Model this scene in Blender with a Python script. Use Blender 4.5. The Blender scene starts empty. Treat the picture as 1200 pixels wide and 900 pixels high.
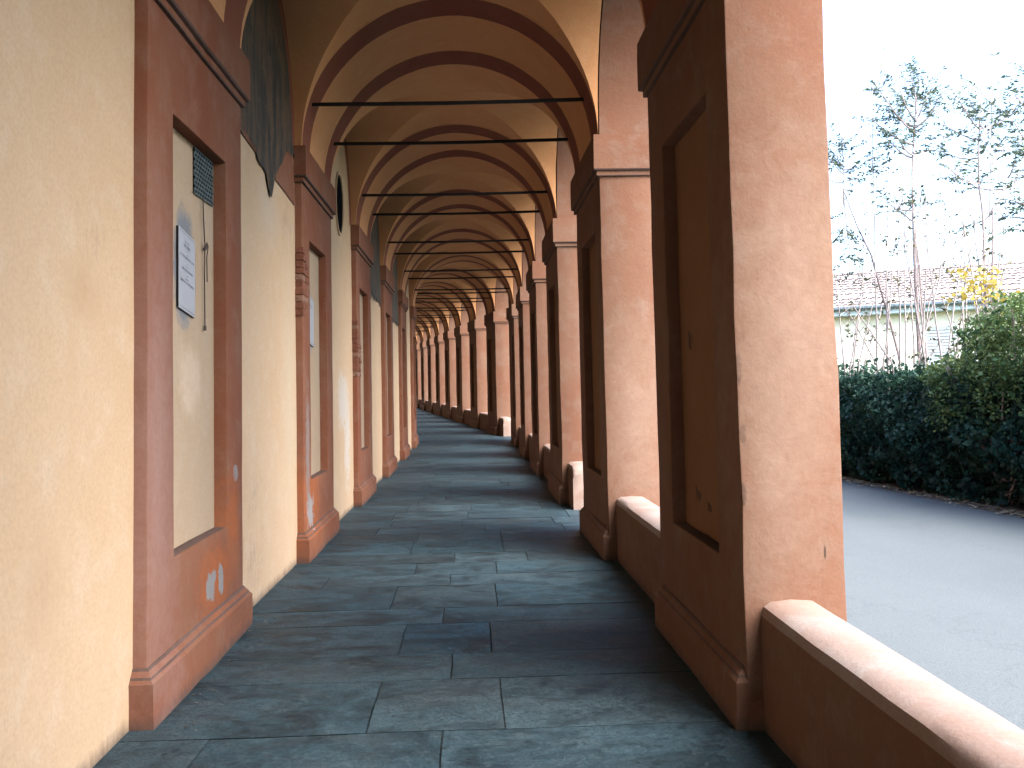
import bpy, bmesh, math, random
import numpy as np
from mathutils import Vector, Matrix, noise

random.seed(7); rng = np.random.default_rng(11)
S = bpy.context.scene
COL = S.collection

# ------------------------------------------------------------------ layout (metres)
CAM_H = 1.55
XW, XF, XP = -1.605, -1.539, -1.489      # rear wall, pilaster face, plinth face
XR, XO = 1.22, 1.693                     # pillar inner and outer face
T, W, M = 4.1174, 1.8308, 0.391          # bay, pillar width, panel margin
YL0, YR0 = 4.4725, 4.1594                # first pilaster / pillar, near edge
ZS, AR = 3.87, 1.38                      # springing and rise of the arches
ZP0, ZP1 = 0.72, 3.045                   # recessed panels
CX = (XR + XF) / 2; HA = (XR - XF) / 2; HB = (T - W) / 2
K0, K1 = -5, 15
SL = 0.0501
YA, YB = YR0 + 5 * T + W, YR0 + 6 * T
O7 = np.array([0.8238, 28.757]); TH = 0.1455
DV = np.array([-math.sin(TH), math.cos(TH)]); RV = np.array([math.cos(TH), math.sin(TH)])
RS = 3.9085 / T

def G(y):
    pts = [(-1e4, -2.0), (-40, -2.0), (24.75, 1.24), (28.757, 1.589), (60, 3.62), (80, 4.2), (1e5, 4.2)]
    for (a, za), (b, zb) in zip(pts, pts[1:]):
        if y <= b: return za + (zb - za) * (y - a) / (b - a)
    return pts[-1][1]

def warp(p):
    x, y, z = p
    if y <= YA: wx, wy = x, y
    else:
        B = O7 + (x - XR) * RV
        if y >= YB:
            q = B + (y - YB) * RS * DV; wx, wy = q
        else:
            f = (y - YA) / (YB - YA); wx = x * (1 - f) + B[0] * f; wy = YA * (1 - f) + B[1] * f
    return (wx, wy, z + G(wy))

def skew(x, y): return y + 0.1135 * (XR - x)
def ident(p): return p
def onground(p): return (p[0], p[1], p[2] + G(p[1]))

# ------------------------------------------------------------------ materials
MATS = {}
def nt(name, rough=0.9, spec=0.25):
    m = bpy.data.materials.new(name); m.use_nodes = True
    b = m.node_tree.nodes['Principled BSDF']
    b.inputs['Roughness'].default_value = rough
    b.inputs['Specular IOR Level'].default_value = spec
    MATS[name] = m
    return m, m.node_tree, b
def N(t, kind, **kw):
    n = t.nodes.new(kind)
    for k, v in kw.items():
        if k in n.inputs: n.inputs[k].default_value = v
        else: setattr(n, k, v)
    return n
def posmap(t, scale=(1, 1, 1)):
    g = N(t, 'ShaderNodeNewGeometry'); mp = N(t, 'ShaderNodeMapping')
    mp.inputs['Scale'].default_value = scale
    t.links.new(g.outputs['Position'], mp.inputs['Vector']); return mp.outputs[0]
def noi(t, vec, scale, detail=5, rough=0.6, dist=0.0):
    n = N(t, 'ShaderNodeTexNoise'); n.inputs['Scale'].default_value = scale
    n.inputs['Detail'].default_value = detail; n.inputs['Roughness'].default_value = rough
    n.inputs['Distortion'].default_value = dist
    t.links.new(vec, n.inputs['Vector']); return n.outputs['Fac']
def ramp(t, fac, stops):
    r = N(t, 'ShaderNodeValToRGB'); e = r.color_ramp.elements
    while len(e) < len(stops): e.new(0.5)
    for el, (p, c) in zip(e, stops):
        el.position = p; el.color = (*c, 1) if len(c) == 3 else c
    t.links.new(fac, r.inputs['Fac']); return r.outputs['Color']
def mix(t, fac, a, b, mode='MIX'):
    m = N(t, 'ShaderNodeMix', data_type='RGBA', blend_type=mode)
    for k, v in ((0, fac), (6, a), (7, b)):
        if isinstance(v, (float, int)): m.inputs[k].default_value = v
        elif isinstance(v, tuple): m.inputs[k].default_value = (*v, 1)
        else: t.links.new(v, m.inputs[k])
    return m.outputs[2]
def bump(t, b, fac, strength, dist):
    bp = N(t, 'ShaderNodeBump'); bp.inputs['Strength'].default_value = strength
    bp.inputs['Distance'].default_value = dist
    t.links.new(fac, bp.inputs['Height']); t.links.new(bp.outputs[0], b.inputs['Normal']); return bp
def g1(v): return (v, v, v)

SLM = 0.0501
def stain_layer(t, col, lst):
    g = N(t, 'ShaderNodeNewGeometry')
    for (c, r, colr, amp, soft, seed) in lst:
        v = N(t, 'ShaderNodeVectorMath', operation='SUBTRACT'); t.links.new(g.outputs['Position'], v.inputs[0]); v.inputs[1].default_value = (c[0], c[1], c[2] + SLM * c[1])
        q = N(t, 'ShaderNodeVectorMath', operation='DIVIDE'); t.links.new(v.outputs[0], q.inputs[0]); q.inputs[1].default_value = r
        l = N(t, 'ShaderNodeVectorMath', operation='LENGTH'); t.links.new(q.outputs[0], l.inputs[0])
        o = N(t, 'ShaderNodeVectorMath', operation='ADD'); t.links.new(g.outputs['Position'], o.inputs[0]); o.inputs[1].default_value = (seed, seed, seed)
        nn = noi(t, o.outputs[0], 9.0, 9, 0.68, 0.6)
        m = N(t, 'ShaderNodeMath', operation='MULTIPLY_ADD'); t.links.new(nn, m.inputs[0]); m.inputs[1].default_value = amp; t.links.new(l.outputs['Value'], m.inputs[2])
        mr = N(t, 'ShaderNodeMapRange'); t.links.new(m.outputs[0], mr.inputs['Value'])
        e = 1 + amp * 0.5
        mr.inputs['From Min'].default_value = e - soft; mr.inputs['From Max'].default_value = e + soft; mr.inputs['To Min'].default_value = 1; mr.inputs['To Max'].default_value = 0
        n2 = noi(t, o.outputs[0], 30, 5, 0.6)
        cc = mix(t, n2, tuple(x * 0.82 for x in colr), tuple(min(1, x * 1.15) for x in colr))
        col = mix(t, mr.outputs[0], col, cc)
    return col
def base_dirt(t, col, dirt=(0.06, 0.05, 0.045), top=0.075):
    g = N(t, 'ShaderNodeNewGeometry'); sp = N(t, 'ShaderNodeSeparateXYZ'); t.links.new(g.outputs['Position'], sp.inputs[0])
    h = N(t, 'ShaderNodeMath', operation='MULTIPLY_ADD'); t.links.new(sp.outputs['Y'], h.inputs[0]); h.inputs[1].default_value = -SLM; t.links.new(sp.outputs['Z'], h.inputs[2])
    nn = noi(t, posmap(t, (6, 6, 2.5)), 1.5, 9, 0.75, 0.5)
    a = N(t, 'ShaderNodeMath', operation='MULTIPLY_ADD'); t.links.new(nn, a.inputs[0]); a.inputs[1].default_value = -top * 1.9; t.links.new(h.outputs[0], a.inputs[2])
    mr = N(t, 'ShaderNodeMapRange'); t.links.new(a.outputs[0], mr.inputs['Value'])
    mr.inputs['From Min'].default_value = -top * 0.95; mr.inputs['From Max'].default_value = 0.0; mr.inputs['To Min'].default_value = 0.75; mr.inputs['To Max'].default_value = 0
    return mix(t, mr.outputs[0], col, dirt)
def scuffs(t, col, c, amount=0.5):
    n = noi(t, posmap(t, (9, 9, 1.6)), 3.2, 9, 0.8, 1.8); n2 = noi(t, posmap(t), 0.9, 3, 0.5)
    m = N(t, 'ShaderNodeMath', operation='MULTIPLY'); t.links.new(n, m.inputs[0]); t.links.new(n2, m.inputs[1])
    return mix(t, ramp(t, m.outputs[0], [(0.345, g1(0)), (0.40, g1(amount))]), col, c)
def plaster(name, a, b2, c, stain=(0.3, 0.25, 0.2), st=0.35, fine=0.5, streak=0.3, k=0.55, marks=(), dirt=False, scuff=None):
    a, b2, c, stain = [tuple(k * q for q in w_) for w_ in (a, b2, c, stain)]
    m, t, b = nt(name, 0.92, 0.15)
    p = posmap(t); pv = posmap(t, (3.2, 3.2, 0.35))
    n1 = noi(t, p, 1.1, 7, 0.62, 0.4); n2 = noi(t, p, 4.3, 8, 0.7, 0.2); n3 = noi(t, pv, 2.4, 8, 0.7, 0.5)
    n4 = noi(t, p, 60, 4, 0.6)
    col = mix(t, ramp(t, n1, [(0.36, g1(0)), (0.66, g1(1))]), a, b2)
    col = mix(t, ramp(t, n2, [(0.5, g1(0)), (0.74, g1(0.75))]), col, c)
    col = mix(t, ramp(t, n3, [(0.52, g1(0)), (0.78, g1(streak))]), col, c)
    n5 = noi(t, p, 2.2, 9, 0.75, 0.9)
    col = mix(t, ramp(t, n5, [(0.6, g1(0)), (0.75, g1(st))]), col, stain)
    col = mix(t, ramp(t, n4, [(0.3, g1(0.12)), (0.6, g1(0))]), col, (0.03, 0.02, 0.015))
    if scuff: col = scuffs(t, col, scuff)
    if dirt: col = base_dirt(t, col)
    if marks: col = stain_layer(t, col, marks)
    t.links.new(col, b.inputs['Base Color'])
    mm = N(t, 'ShaderNodeMath', operation='ADD'); t.links.new(n2, mm.inputs[0])
    m2 = N(t, 'ShaderNodeMath', operation='MULTIPLY'); t.links.new(n4, m2.inputs[0]); m2.inputs[1].default_value = 0.18
    t.links.new(m2.outputs[0], mm.inputs[1])
    bump(t, b, mm.outputs[0], fine, 0.012)
    return m
GREYP = (0.20, 0.19, 0.185); ORNG = (0.27, 0.085, 0.032)
P1M = [((XF, 5.65, 0.45), (0.3, 0.27, 0.17), ORNG, 2.5, 0.6, 3), ((XF, 5.55, 0.43), (0.2, 0.095, 0.085), GREYP, 3.2, 0.12, 7), ((XF, 5.75, 0.44), (0.2, 0.07, 0.08), GREYP, 3.2, 0.12, 11),
       ((XF, 6.12, 1.04), (0.2, 0.06, 0.055), GREYP, 2.0, 0.12, 5), ((XF, 6.05, 0.75), (0.3, 0.12, 0.25), ORNG, 2.5, 0.7, 9),
       ((XF, 8.95, 0.52), (0.3, 0.42, 0.36), ORNG, 2.5, 0.6, 2), ((XF, 8.90, 0.45), (0.2, 0.17, 0.15), (0.26, 0.24, 0.23), 3.5, 0.12, 13), ((XF, 8.80, 1.0), (0.2, 0.09, 0.5), (0.21, 0.16, 0.14), 3.0, 0.5, 17),
       ((XF, 4.62, 1.25), (0.3, 0.22, 0.9), (0.235, 0.135, 0.11), 2.0, 0.9, 21)]
PNM = [((XF - .08, 5.31, 2.29), (0.3, 0.20, 0.335), (0.17, 0.175, 0.19), 0.8, 0.15, 3), ((XF - .08, 5.42, 1.64), (0.3, 0.21, 0.20), (0.43, 0.33, 0.24), 1.5, 0.3, 8), ((XF - .08, 9.42, 2.28), (0.3, 0.2, 0.33), (0.24, 0.23, 0.23), 0.5, 0.15, 4)]
WLM = [((XW, 11.75, 1.45), (0.3, 0.42, 0.30), (0.48, 0.41, 0.34), 4.0, 0.35, 5), ((XW, 12.1, 0.95), (0.3, 0.25, 0.5), (0.48, 0.41, 0.34), 4.0, 0.35, 9), ((XW, 7.45, 3.05), (0.3, 0.30, 0.22), (0.46, 0.35, 0.25), 2.0, 0.7, 2), ((XW, 8.3, 1.6), (0.3, 0.25, 0.9), (0.47, 0.36, 0.245), 2.0, 0.9, 6),
       ((XW, 3.9, 2.0), (0.3, 0.12, 0.10), (0.43, 0.285, 0.17), 2.0, 0.9, 15), ((XW, 3.55, 0.85), (0.3, 0.12, 0.14), (0.44, 0.30, 0.185), 2.0, 0.9, 16)]
TRM = [((XR + .02, YR0, 1.32), (0.020, 0.03, 0.05), (0.06, 0.03, 0.02), 2.5, 0.15, 3), ((XR + .01, YR0, 1.62), (0.012, 0.02, 0.07), (0.06, 0.03, 0.02), 2.5, 0.15, 4), ((XR + .01, YR0, 1.05), (0.018, 0.02, 0.05), (0.06, 0.03, 0.02), 2.0, 0.15, 6),
       ((1.50, YR0, 1.95), (0.18, 0.3, 0.45), (0.225, 0.145, 0.105), 3.0, 1.2, 8), ((1.38, YR0, 1.2), (0.12, 0.3, 0.35), (0.22, 0.14, 0.10), 3.0, 1.2, 12), ((1.6, YR0, 0.78), (0.006, 0.05, 0.03), (0.06, 0.035, 0.025), 1.0, 0.3, 15),
       ((1.50, YR0 + T, 1.3), (0.2, 0.3, 0.5), (0.22, 0.14, 0.10), 3.0, 1.2, 18)]
TERRA = plaster('terracotta_plaster', (0.50, 0.225, 0.135), (0.53, 0.29, 0.19), (0.60, 0.40, 0.30), stain=(0.5, 0.19, 0.09), st=0.5, k=0.31, dirt=True, marks=TRM)
TERRAL = plaster('red_plaster', (0.45, 0.155, 0.082), (0.49, 0.22, 0.13), (0.56, 0.31, 0.215), stain=(0.5, 0.15, 0.06), st=0.6, k=0.385, marks=P1M, dirt=True)
YELLOW = plaster('ochre_plaster', (0.68, 0.465, 0.285), (0.70, 0.49, 0.31), (0.73, 0.55, 0.39), stain=(0.66, 0.46, 0.28), st=0.3, streak=0.35, k=0.70, marks=WLM, dirt=True, scuff=(0.20, 0.15, 0.11))
VAULT = plaster('vault_plaster', (0.50, 0.235, 0.105), (0.53, 0.265, 0.125), (0.54, 0.30, 0.155), stain=(0.3, 0.16, 0.09), st=0.4, fine=0.3, k=1.15)
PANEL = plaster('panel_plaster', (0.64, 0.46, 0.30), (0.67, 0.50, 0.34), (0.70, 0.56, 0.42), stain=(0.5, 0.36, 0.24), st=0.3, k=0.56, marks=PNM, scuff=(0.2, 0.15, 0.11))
PANELR = plaster('shade_toned_panel_plaster', (0.42, 0.21, 0.10), (0.46, 0.24, 0.12), (0.48, 0.27, 0.15), stain=(0.3, 0.16, 0.09), st=0.5, k=0.44)  # darker panel copy: shade of the pillars' inner sides put into the colour
STRIPE = plaster('stripe_paint', (0.20, 0.065, 0.04), (0.22, 0.08, 0.05), (0.25, 0.10, 0.07), stain=(0.12, 0.05, 0.04), st=0.4, fine=0.3, k=0.95)
LEDGE = plaster('dust_and_shade_ledge', (0.16, 0.10, 0.08), (0.20, 0.13, 0.11), (0.26, 0.17, 0.14), stain=(0.1, 0.07, 0.06))  # dust on ledges, plus painted-in shade on the capital undersides
CEMENT = plaster('bare_cement', (0.46, 0.40, 0.37), (0.54, 0.50, 0.48), (0.56, 0.46, 0.41), stain=(0.4, 0.22, 0.14), st=0.6)
WORN = plaster('worn_red', (0.56, 0.20, 0.09), (0.55, 0.25, 0.15), (0.56, 0.34, 0.27), stain=(0.5, 0.16, 0.06), st=0.6, k=0.66)
LIMEP = plaster('pale_repair', (0.70, 0.56, 0.38), (0.74, 0.64, 0.52), (0.66, 0.48, 0.3))
BLUEGREY = plaster('grey_cement_smear', (0.34, 0.34, 0.35), (0.42, 0.40, 0.38), (0.5, 0.44, 0.36))
COPING = plaster('coping_plaster', (0.50, 0.30, 0.22), (0.55, 0.42, 0.36), (0.62, 0.56, 0.52), stain=(0.55, 0.55, 0.55), st=0.7, k=0.5)

def fresco_mat():
    m, t, b = nt('fresco_paint', 0.75, 0.3)
    p = posmap(t, (2, 2, 0.55)); q = posmap(t)
    n = noi(t, p, 3.0, 9, 0.72, 1.2); n2 = noi(t, q, 9, 8, 0.75, 1.5); n3 = noi(t, q, 2.5, 6, 0.6, 1)
    c = ramp(t, n, [(0.3, (0.010, 0.009, 0.008)), (0.47, (0.030, 0.028, 0.022)), (0.56, (0.10, 0.06, 0.03)), (0.66, (0.04, 0.024, 0.016))])
    c = mix(t, ramp(t, n2, [(0.58, g1(0)), (0.66, g1(0.55))]), c, (0.13, 0.135, 0.115))
    c = mix(t, ramp(t, n3, [(0.45, g1(0)), (0.7, g1(0.5))]), c, (0.02, 0.02, 0.02))
    t.links.new(c, b.inputs['Base Color']); bump(t, b, n2, 0.4, 0.006); return m
FRESCO = fresco_mat()

def simple(name, col, rough=0.6, metal=0.0, var=0.25, scale=8, spec=0.4, bstr=0.0):
    m, t, b = nt(name, rough, spec); b.inputs['Metallic'].default_value = metal
    n = noi(t, posmap(t), scale, 6, 0.65)
    d = tuple(c * (1 - var) for c in col); u = tuple(min(1, c * (1 + var)) for c in col)
    t.links.new(ramp(t, n, [(0.3, d), (0.7, u)]), b.inputs['Base Color'])
    if bstr: bump(t, b, n, bstr, 0.01)
    return m
IRON = simple('dark_iron', (0.018, 0.016, 0.016), 0.6, 0.6)
VENTBAR = simple('vent_metal', (0.10, 0.13, 0.13), 0.5, 0.5)
BLACK = simple('painted_void_dark', (0.006, 0.006, 0.007), 0.95, spec=0.0)  # flat black painted in for the dark inside openings
MARBLE = simple('plaque_marble', (0.30, 0.31, 0.335), 0.4, 0, 0.06, 5)
INK = simple('plaque_ink', (0.03, 0.03, 0.04), 0.7)
PENCIL = simple('graffiti_ink', (0.05, 0.04, 0.04), 0.8)
CABLE = simple('cable_rubber', (0.05, 0.035, 0.03), 0.7)
BRICK = simple('old_brick', (0.17, 0.07, 0.045), 0.95, 0, 0.35, 14, 0.1, 0.8)
MORTAR = simple('old_mortar', (0.21, 0.12, 0.085), 0.95, 0, 0.4, 20, 0.1, 0.8)
JOINT = simple('joint_dirt', (0.022, 0.027, 0.03), 0.95, 0, 0.4, 20)
HWALL = simple('house_render', (0.86, 0.81, 0.67), 0.9, 0, 0.05, 2)
HTRIM = simple('house_trim', (0.45, 0.52, 0.54), 0.7, 0, 0.1, 3)
GUTTER = simple('gutter_metal', (0.10, 0.13, 0.14), 0.5, 0.2)
SHUTTER = simple('shutter_paint', (0.45, 0.47, 0.47), 0.6)
BARK = simple('grey_bark', (0.30, 0.24, 0.23), 0.9, 0, 0.4, 25, 0.2, 0.5)
TWIG = simple('pale_stem', (0.36, 0.31, 0.29), 0.9, 0, 0.3, 25)
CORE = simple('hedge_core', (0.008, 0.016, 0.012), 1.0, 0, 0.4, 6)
SOIL = simple('verge_soil', (0.12, 0.10, 0.08), 1.0, 0, 0.5, 9, 0.1, 0.8)
GRASS = simple('rough_grass', (0.06, 0.09, 0.035), 1.0, 0, 0.5, 5, 0.1, 0.8)
KERB = simple('kerb_stone', (0.30, 0.30, 0.30), 0.9, 0, 0.25, 12)

def attr_mat(name, rough, spec, extra=None, trans=0.0):
    m, t, b = nt(name, rough, spec)
    a = N(t, 'ShaderNodeVertexColor'); a.layer_name = 'Col'
    c = a.outputs['Color']
    if extra: c = extra(t, c, b)
    t.links.new(c, b.inputs['Base Color'])
    if trans:
        tr = N(t, 'ShaderNodeBsdfTranslucent'); t.links.new(c, tr.inputs['Color'])
        mx = N(t, 'ShaderNodeMixShader'); mx.inputs[0].default_value = trans
        out = t.nodes['Material Output']
        t.links.new(b.outputs[0], mx.inputs[1]); t.links.new(tr.outputs[0], mx.inputs[2]); t.links.new(mx.outputs[0], out.inputs['Surface'])
    return m
LEAF = attr_mat('leaf', 0.55, 0.3, None, 0.25)
def slab_extra(t, c, b):
    vc = [n_ for n_ in t.nodes if n_.bl_idname == 'ShaderNodeVertexColor'][0]
    of = N(t, 'ShaderNodeVectorMath', operation='SCALE'); cmb = N(t, 'ShaderNodeCombineXYZ'); t.links.new(vc.outputs['Alpha'], cmb.inputs[0]); t.links.new(vc.outputs['Alpha'], cmb.inputs[2])
    t.links.new(cmb.outputs[0], of.inputs[0]); of.inputs['Scale'].default_value = 90.0
    def shifted(v):
        a = N(t, 'ShaderNodeVectorMath', operation='ADD'); t.links.new(v, a.inputs[0]); t.links.new(of.outputs[0], a.inputs[1]); return a.outputs[0]
    n6 = noi(t, shifted(posmap(t, (1, 1.2, 1))), 20, 8, 0.8, 0.8)
    p = shifted(posmap(t)); pl = shifted(posmap(t, (1, 1.5, 1)))
    n1 = noi(t, pl, 2.3, 9, 0.72, 0.8); n2 = noi(t, p, 7, 9, 0.75, 0.6); n3 = noi(t, p, 70, 5, 0.7); n4 = noi(t, pl, 0.9, 5, 0.6, 0.5)
    c = mix(t, ramp(t, n1, [(0.38, g1(0.92)), (0.56, g1(0))]), c, (0.009, 0.018, 0.024))
    c = mix(t, ramp(t, n4, [(0.52, g1(0)), (0.7, g1(0.5))]), c, (0.066, 0.084, 0.092))
    c = mix(t, ramp(t, n2, [(0.52, g1(0)), (0.70, g1(0.75))]), c, (0.062, 0.086, 0.096))
    c = mix(t, ramp(t, n3, [(0.38, g1(0.75)), (0.55, g1(0))]), c, (0.014, 0.028, 0.034))
    c = mix(t, 0.85, c, ramp(t, n6, [(0.34, g1(0.45)), (0.5, g1(0.95)), (0.66, g1(1.0))]), 'MULTIPLY')
    c = mix(t, ramp(t, n6, [(0.56, g1(0)), (0.68, g1(0.6))]), c, (0.075, 0.105, 0.118))
    r = ramp(t, n1, [(0.3, g1(0.45)), (0.7, g1(0.75))]); t.links.new(r, b.inputs['Roughness'])
    mm = N(t, 'ShaderNodeMath', operation='MULTIPLY_ADD'); t.links.new(n3, mm.inputs[0]); mm.inputs[1].default_value = 0.25; t.links.new(n2, mm.inputs[2])
    bump(t, b, mm.outputs[0], 0.8, 0.010); return c
SLAB = attr_mat('paving_stone', 0.65, 0.18, slab_extra)

def road_mat():
    m, t, b = nt('asphalt', 0.85, 0.3)
    p = posmap(t); n1 = noi(t, p, 0.7, 6, 0.6, 0.4); n2 = noi(t, p, 90, 3, 0.7); n3 = noi(t, posmap(t, (2.0, 0.5, 1)), 1.6, 8, 0.7, 0.5)
    c = mix(t, n1, (0.105, 0.120, 0.123), (0.13, 0.145, 0.148))
    c = mix(t, ramp(t, n2, [(0.4, g1(0.55)), (0.6, g1(0))]), c, (0.06, 0.07, 0.075))
    c = mix(t, ramp(t, n3, [(0.55, g1(0)), (0.75, g1(0.35))]), c, (0.09, 0.103, 0.11))
    vo = N(t, 'ShaderNodeTexVoronoi', feature='DISTANCE_TO_EDGE'); vo.inputs['Scale'].default_value = 0.55
    wv = N(t, 'ShaderNodeVectorMath', operation='ADD'); nn = N(t, 'ShaderNodeTexNoise'); nn.inputs['Scale'].default_value = 2.5; nn.inputs['Detail'].default_value = 7
    t.links.new(p, nn.inputs['Vector']); t.links.new(p, wv.inputs[0]); t.links.new(nn.outputs['Color'], wv.inputs[1]); t.links.new(wv.outputs[0], vo.inputs['Vector'])
    c = mix(t, ramp(t, vo.outputs['Distance'], [(0.0, g1(0.35)), (0.006, g1(0))]), c, (0.05, 0.056, 0.06))
    n5 = noi(t, posmap(t, (1.2, 0.3, 1)), 0.9, 4, 0.5, 0.3)
    c = mix(t, ramp(t, n5, [(0.35, g1(0)), (0.75, g1(0.2))]), c, (0.155, 0.17, 0.172))
    t.links.new(c, b.inputs['Base Color']); bump(t, b, n2, 0.5, 0.006); return m
ROAD = road_mat()
def tile_mat():
    m, t, b = nt('roof_tile', 0.9, 0.2)
    p = posmap(t); n1 = noi(t, p, 3.5, 6, 0.7); n2 = noi(t, p, 16, 4, 0.7)
    c = mix(t, ramp(t, n1, [(0.35, g1(0)), (0.65, g1(1))]), (0.36, 0.26, 0.23), (0.50, 0.43, 0.40))  # tile tones lightened, glare fade is painted into them
    c = mix(t, ramp(t, n2, [(0.5, g1(0)), (0.65, g1(0.8))]), c, (0.20, 0.14, 0.125))
    t.links.new(c, b.inputs['Base Color']); return m
TILE = tile_mat()

# ------------------------------------------------------------------ mesh building
def seg(a, b, step):
    n = max(1, int(math.ceil((b - a) / step - 1e-6))); return [a + (b - a) * i / n for i in range(n + 1)]
def segs(pts, step):
    out = [pts[0]]
    for a, b in zip(pts, pts[1:]): out += seg(a, b, step)[1:]
    return out

class MB:
    def __init__(s): s.v = []; s.f = []; s.m = []; s.mats = []
    def mi(s, mat):
        if mat not in s.mats: s.mats.append(mat)
        return s.mats.index(mat)
    def face(s, pts, mat):
        i = len(s.v); s.v += [tuple(p) for p in pts]; s.f.append(tuple(range(i, i + len(pts)))); s.m.append(s.mi(mat))
    def grid(s, A, B, fn, mat, skip=None):
        for i in range(len(A) - 1):
            for j in range(len(B) - 1):
                if skip and skip((A[i] + A[i + 1]) / 2, (B[j] + B[j + 1]) / 2): continue
                s.face([fn(A[i], B[j]), fn(A[i + 1], B[j]), fn(A[i + 1], B[j + 1]), fn(A[i], B[j + 1])], mat)
    def box(s, x, y, z, mat, step=9, faces='xXyYzZ'):
        xs, ys, zs = seg(*x, step), seg(*y, step), seg(*z, step)
        if 'x' in faces: s.grid(ys, zs, lambda a, b: (x[0], a, b), mat)
        if 'X' in faces: s.grid(ys, zs, lambda a, b: (x[1], a, b), mat)
        if 'y' in faces: s.grid(xs, zs, lambda a, b: (a, y[0], b), mat)
        if 'Y' in faces: s.grid(xs, zs, lambda a, b: (a, y[1], b), mat)
        if 'z' in faces: s.grid(xs, ys, lambda a, b: (a, b, z[0]), mat)
        if 'Z' in faces: s.grid(xs, ys, lambda a, b: (a, b, z[1]), mat)
    def tube(s, pts, rad, mat, n=6):
        pts = [Vector(p) for p in pts]; rings = []
        rad = rad if isinstance(rad, (list, tuple)) else [rad] * len(pts)
        for i, p in enumerate(pts):
            d = (pts[min(i + 1, len(pts) - 1)] - pts[max(i - 1, 0)]).normalized()
            u = d.cross(Vector((0.13, 0.97, 0.2))).normalized(); w = d.cross(u)
            rings.append([p + (u * math.cos(a) + w * math.sin(a)) * rad[i] for a in [2 * math.pi * k / n for k in range(n)]])
        for r0, r1 in zip(rings, rings[1:]):
            for k in range(n): s.face([r0[k], r0[(k + 1) % n], r1[(k + 1) % n], r1[k]], mat)
        s.face(rings[0][::-1], mat); s.face(rings[-1], mat)
    def build(s, name, parent=None, origin=(0, 0, 0), tr=warp, bevel=0, rough=0, smooth=None, seed=0, fine=0):
        me = bpy.data.meshes.new(name)
        me.from_pydata(s.v, [], s.f)
        for m in s.mats: me.materials.append(m)
        me.polygons.foreach_set('material_index', s.m)
        bm = bmesh.new(); bm.from_mesh(me)
        bmesh.ops.remove_doubles(bm, verts=bm.verts, dist=2e-4)
        bmesh.ops.recalc_face_normals(bm, faces=bm.faces)
        if bevel:
            es = [e for e in bm.edges if len(e.link_faces) == 2 and e.calc_face_angle(0) > 0.7]
            bmesh.ops.bevel(bm, geom=es, offset=bevel, segments=2, profile=0.5, affect='EDGES', clamp_overlap=True)
        ox, oy, oz = tr(origin)
        for v in bm.verts:
            c = v.co.copy()
            if rough:
                c += noise.noise_vector(c * 2.3 + Vector((seed, 0, 0))) * rough + noise.noise_vector(c * 9 + Vector((0, seed, 3))) * rough * 0.45
            if fine: c += noise.noise_vector(c * 30) * fine
            w = tr(c); v.co = Vector((w[0] - ox, w[1] - oy, w[2] - oz))
        bm.to_mesh(me); bm.free()
        if smooth is not None:
            me.polygons.foreach_set('use_smooth', [True] * len(me.polygons))
            me.set_sharp_from_angle(angle=smooth)
        return link(name, me, parent, (ox, oy, oz))

WORLD = {}
def link(name, me, parent, loc):
    o = bpy.data.objects.new(name, me); COL.objects.link(o)
    WORLD[o.name] = Vector(loc)
    if parent is not None:
        o.parent = parent; o.location = Vector(loc) - WORLD[parent.name]
    else: o.location = loc
    return o
def empty(name, loc):
    o = bpy.data.objects.new(name, None); COL.objects.link(o); o.location = loc; WORLD[o.name] = Vector(loc)
    o.empty_display_size = 0.3; return o
def tag(o, label=None, cat=None, group=None, kind=None):
    for k, v in (('label', label), ('category', cat), ('group', group), ('kind', kind)):
        if v: o[k] = v
    return o

def shell(mb, x, y, z, mat, hole=None, side=None, step=0.3, faces='xXyYzZ', depth=0.085, rmat=None):
    """a plastered block whose long side carries a recessed panel"""
    if hole:
        y0, y1, z0, z1 = hole
        ys = segs([y[0], y0, y1, y[1]], step); zs = segs([z[0], z0, z1, z[1]], step)
    else: ys = seg(*y, step); zs = seg(*z, step)
    xs = seg(*x, step)
    sk = (lambda a, b: y0 < a < y1 and z0 < b < z1) if hole else None
    for ch, X in (('x', x[0]), ('X', x[1])):
        if ch in faces: mb.grid(ys, zs, lambda a, b: (X, a, b), mat, sk if side == ch else None)
    if 'y' in faces: mb.grid(xs, zs, lambda a, b: (a, y[0], b), mat)
    if 'Y' in faces: mb.grid(xs, zs, lambda a, b: (a, y[1], b), mat)
    if 'z' in faces: mb.grid(xs, ys, lambda a, b: (a, b, z[0]), mat)
    if 'Z' in faces: mb.grid(xs, ys, lambda a, b: (a, b, z[1]), mat)
    if hole:
        X0 = x[0] if side == 'x' else x[1]; X1 = X0 + depth if side == 'x' else X0 - depth
        yy = [a for a in ys if y0 - 1e-6 <= a <= y1 + 1e-6]; zz = [a for a in zs if z0 - 1e-6 <= a <= z1 + 1e-6]
        for Y in (y0, y1): mb.grid([X0, X1], zz, lambda a, b: (a, Y, b), mat)
        for Z in (z0, z1): mb.grid([X0, X1], yy, lambda a, b: (a, b, Z), mat if Z == z1 else LEDGE)

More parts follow.
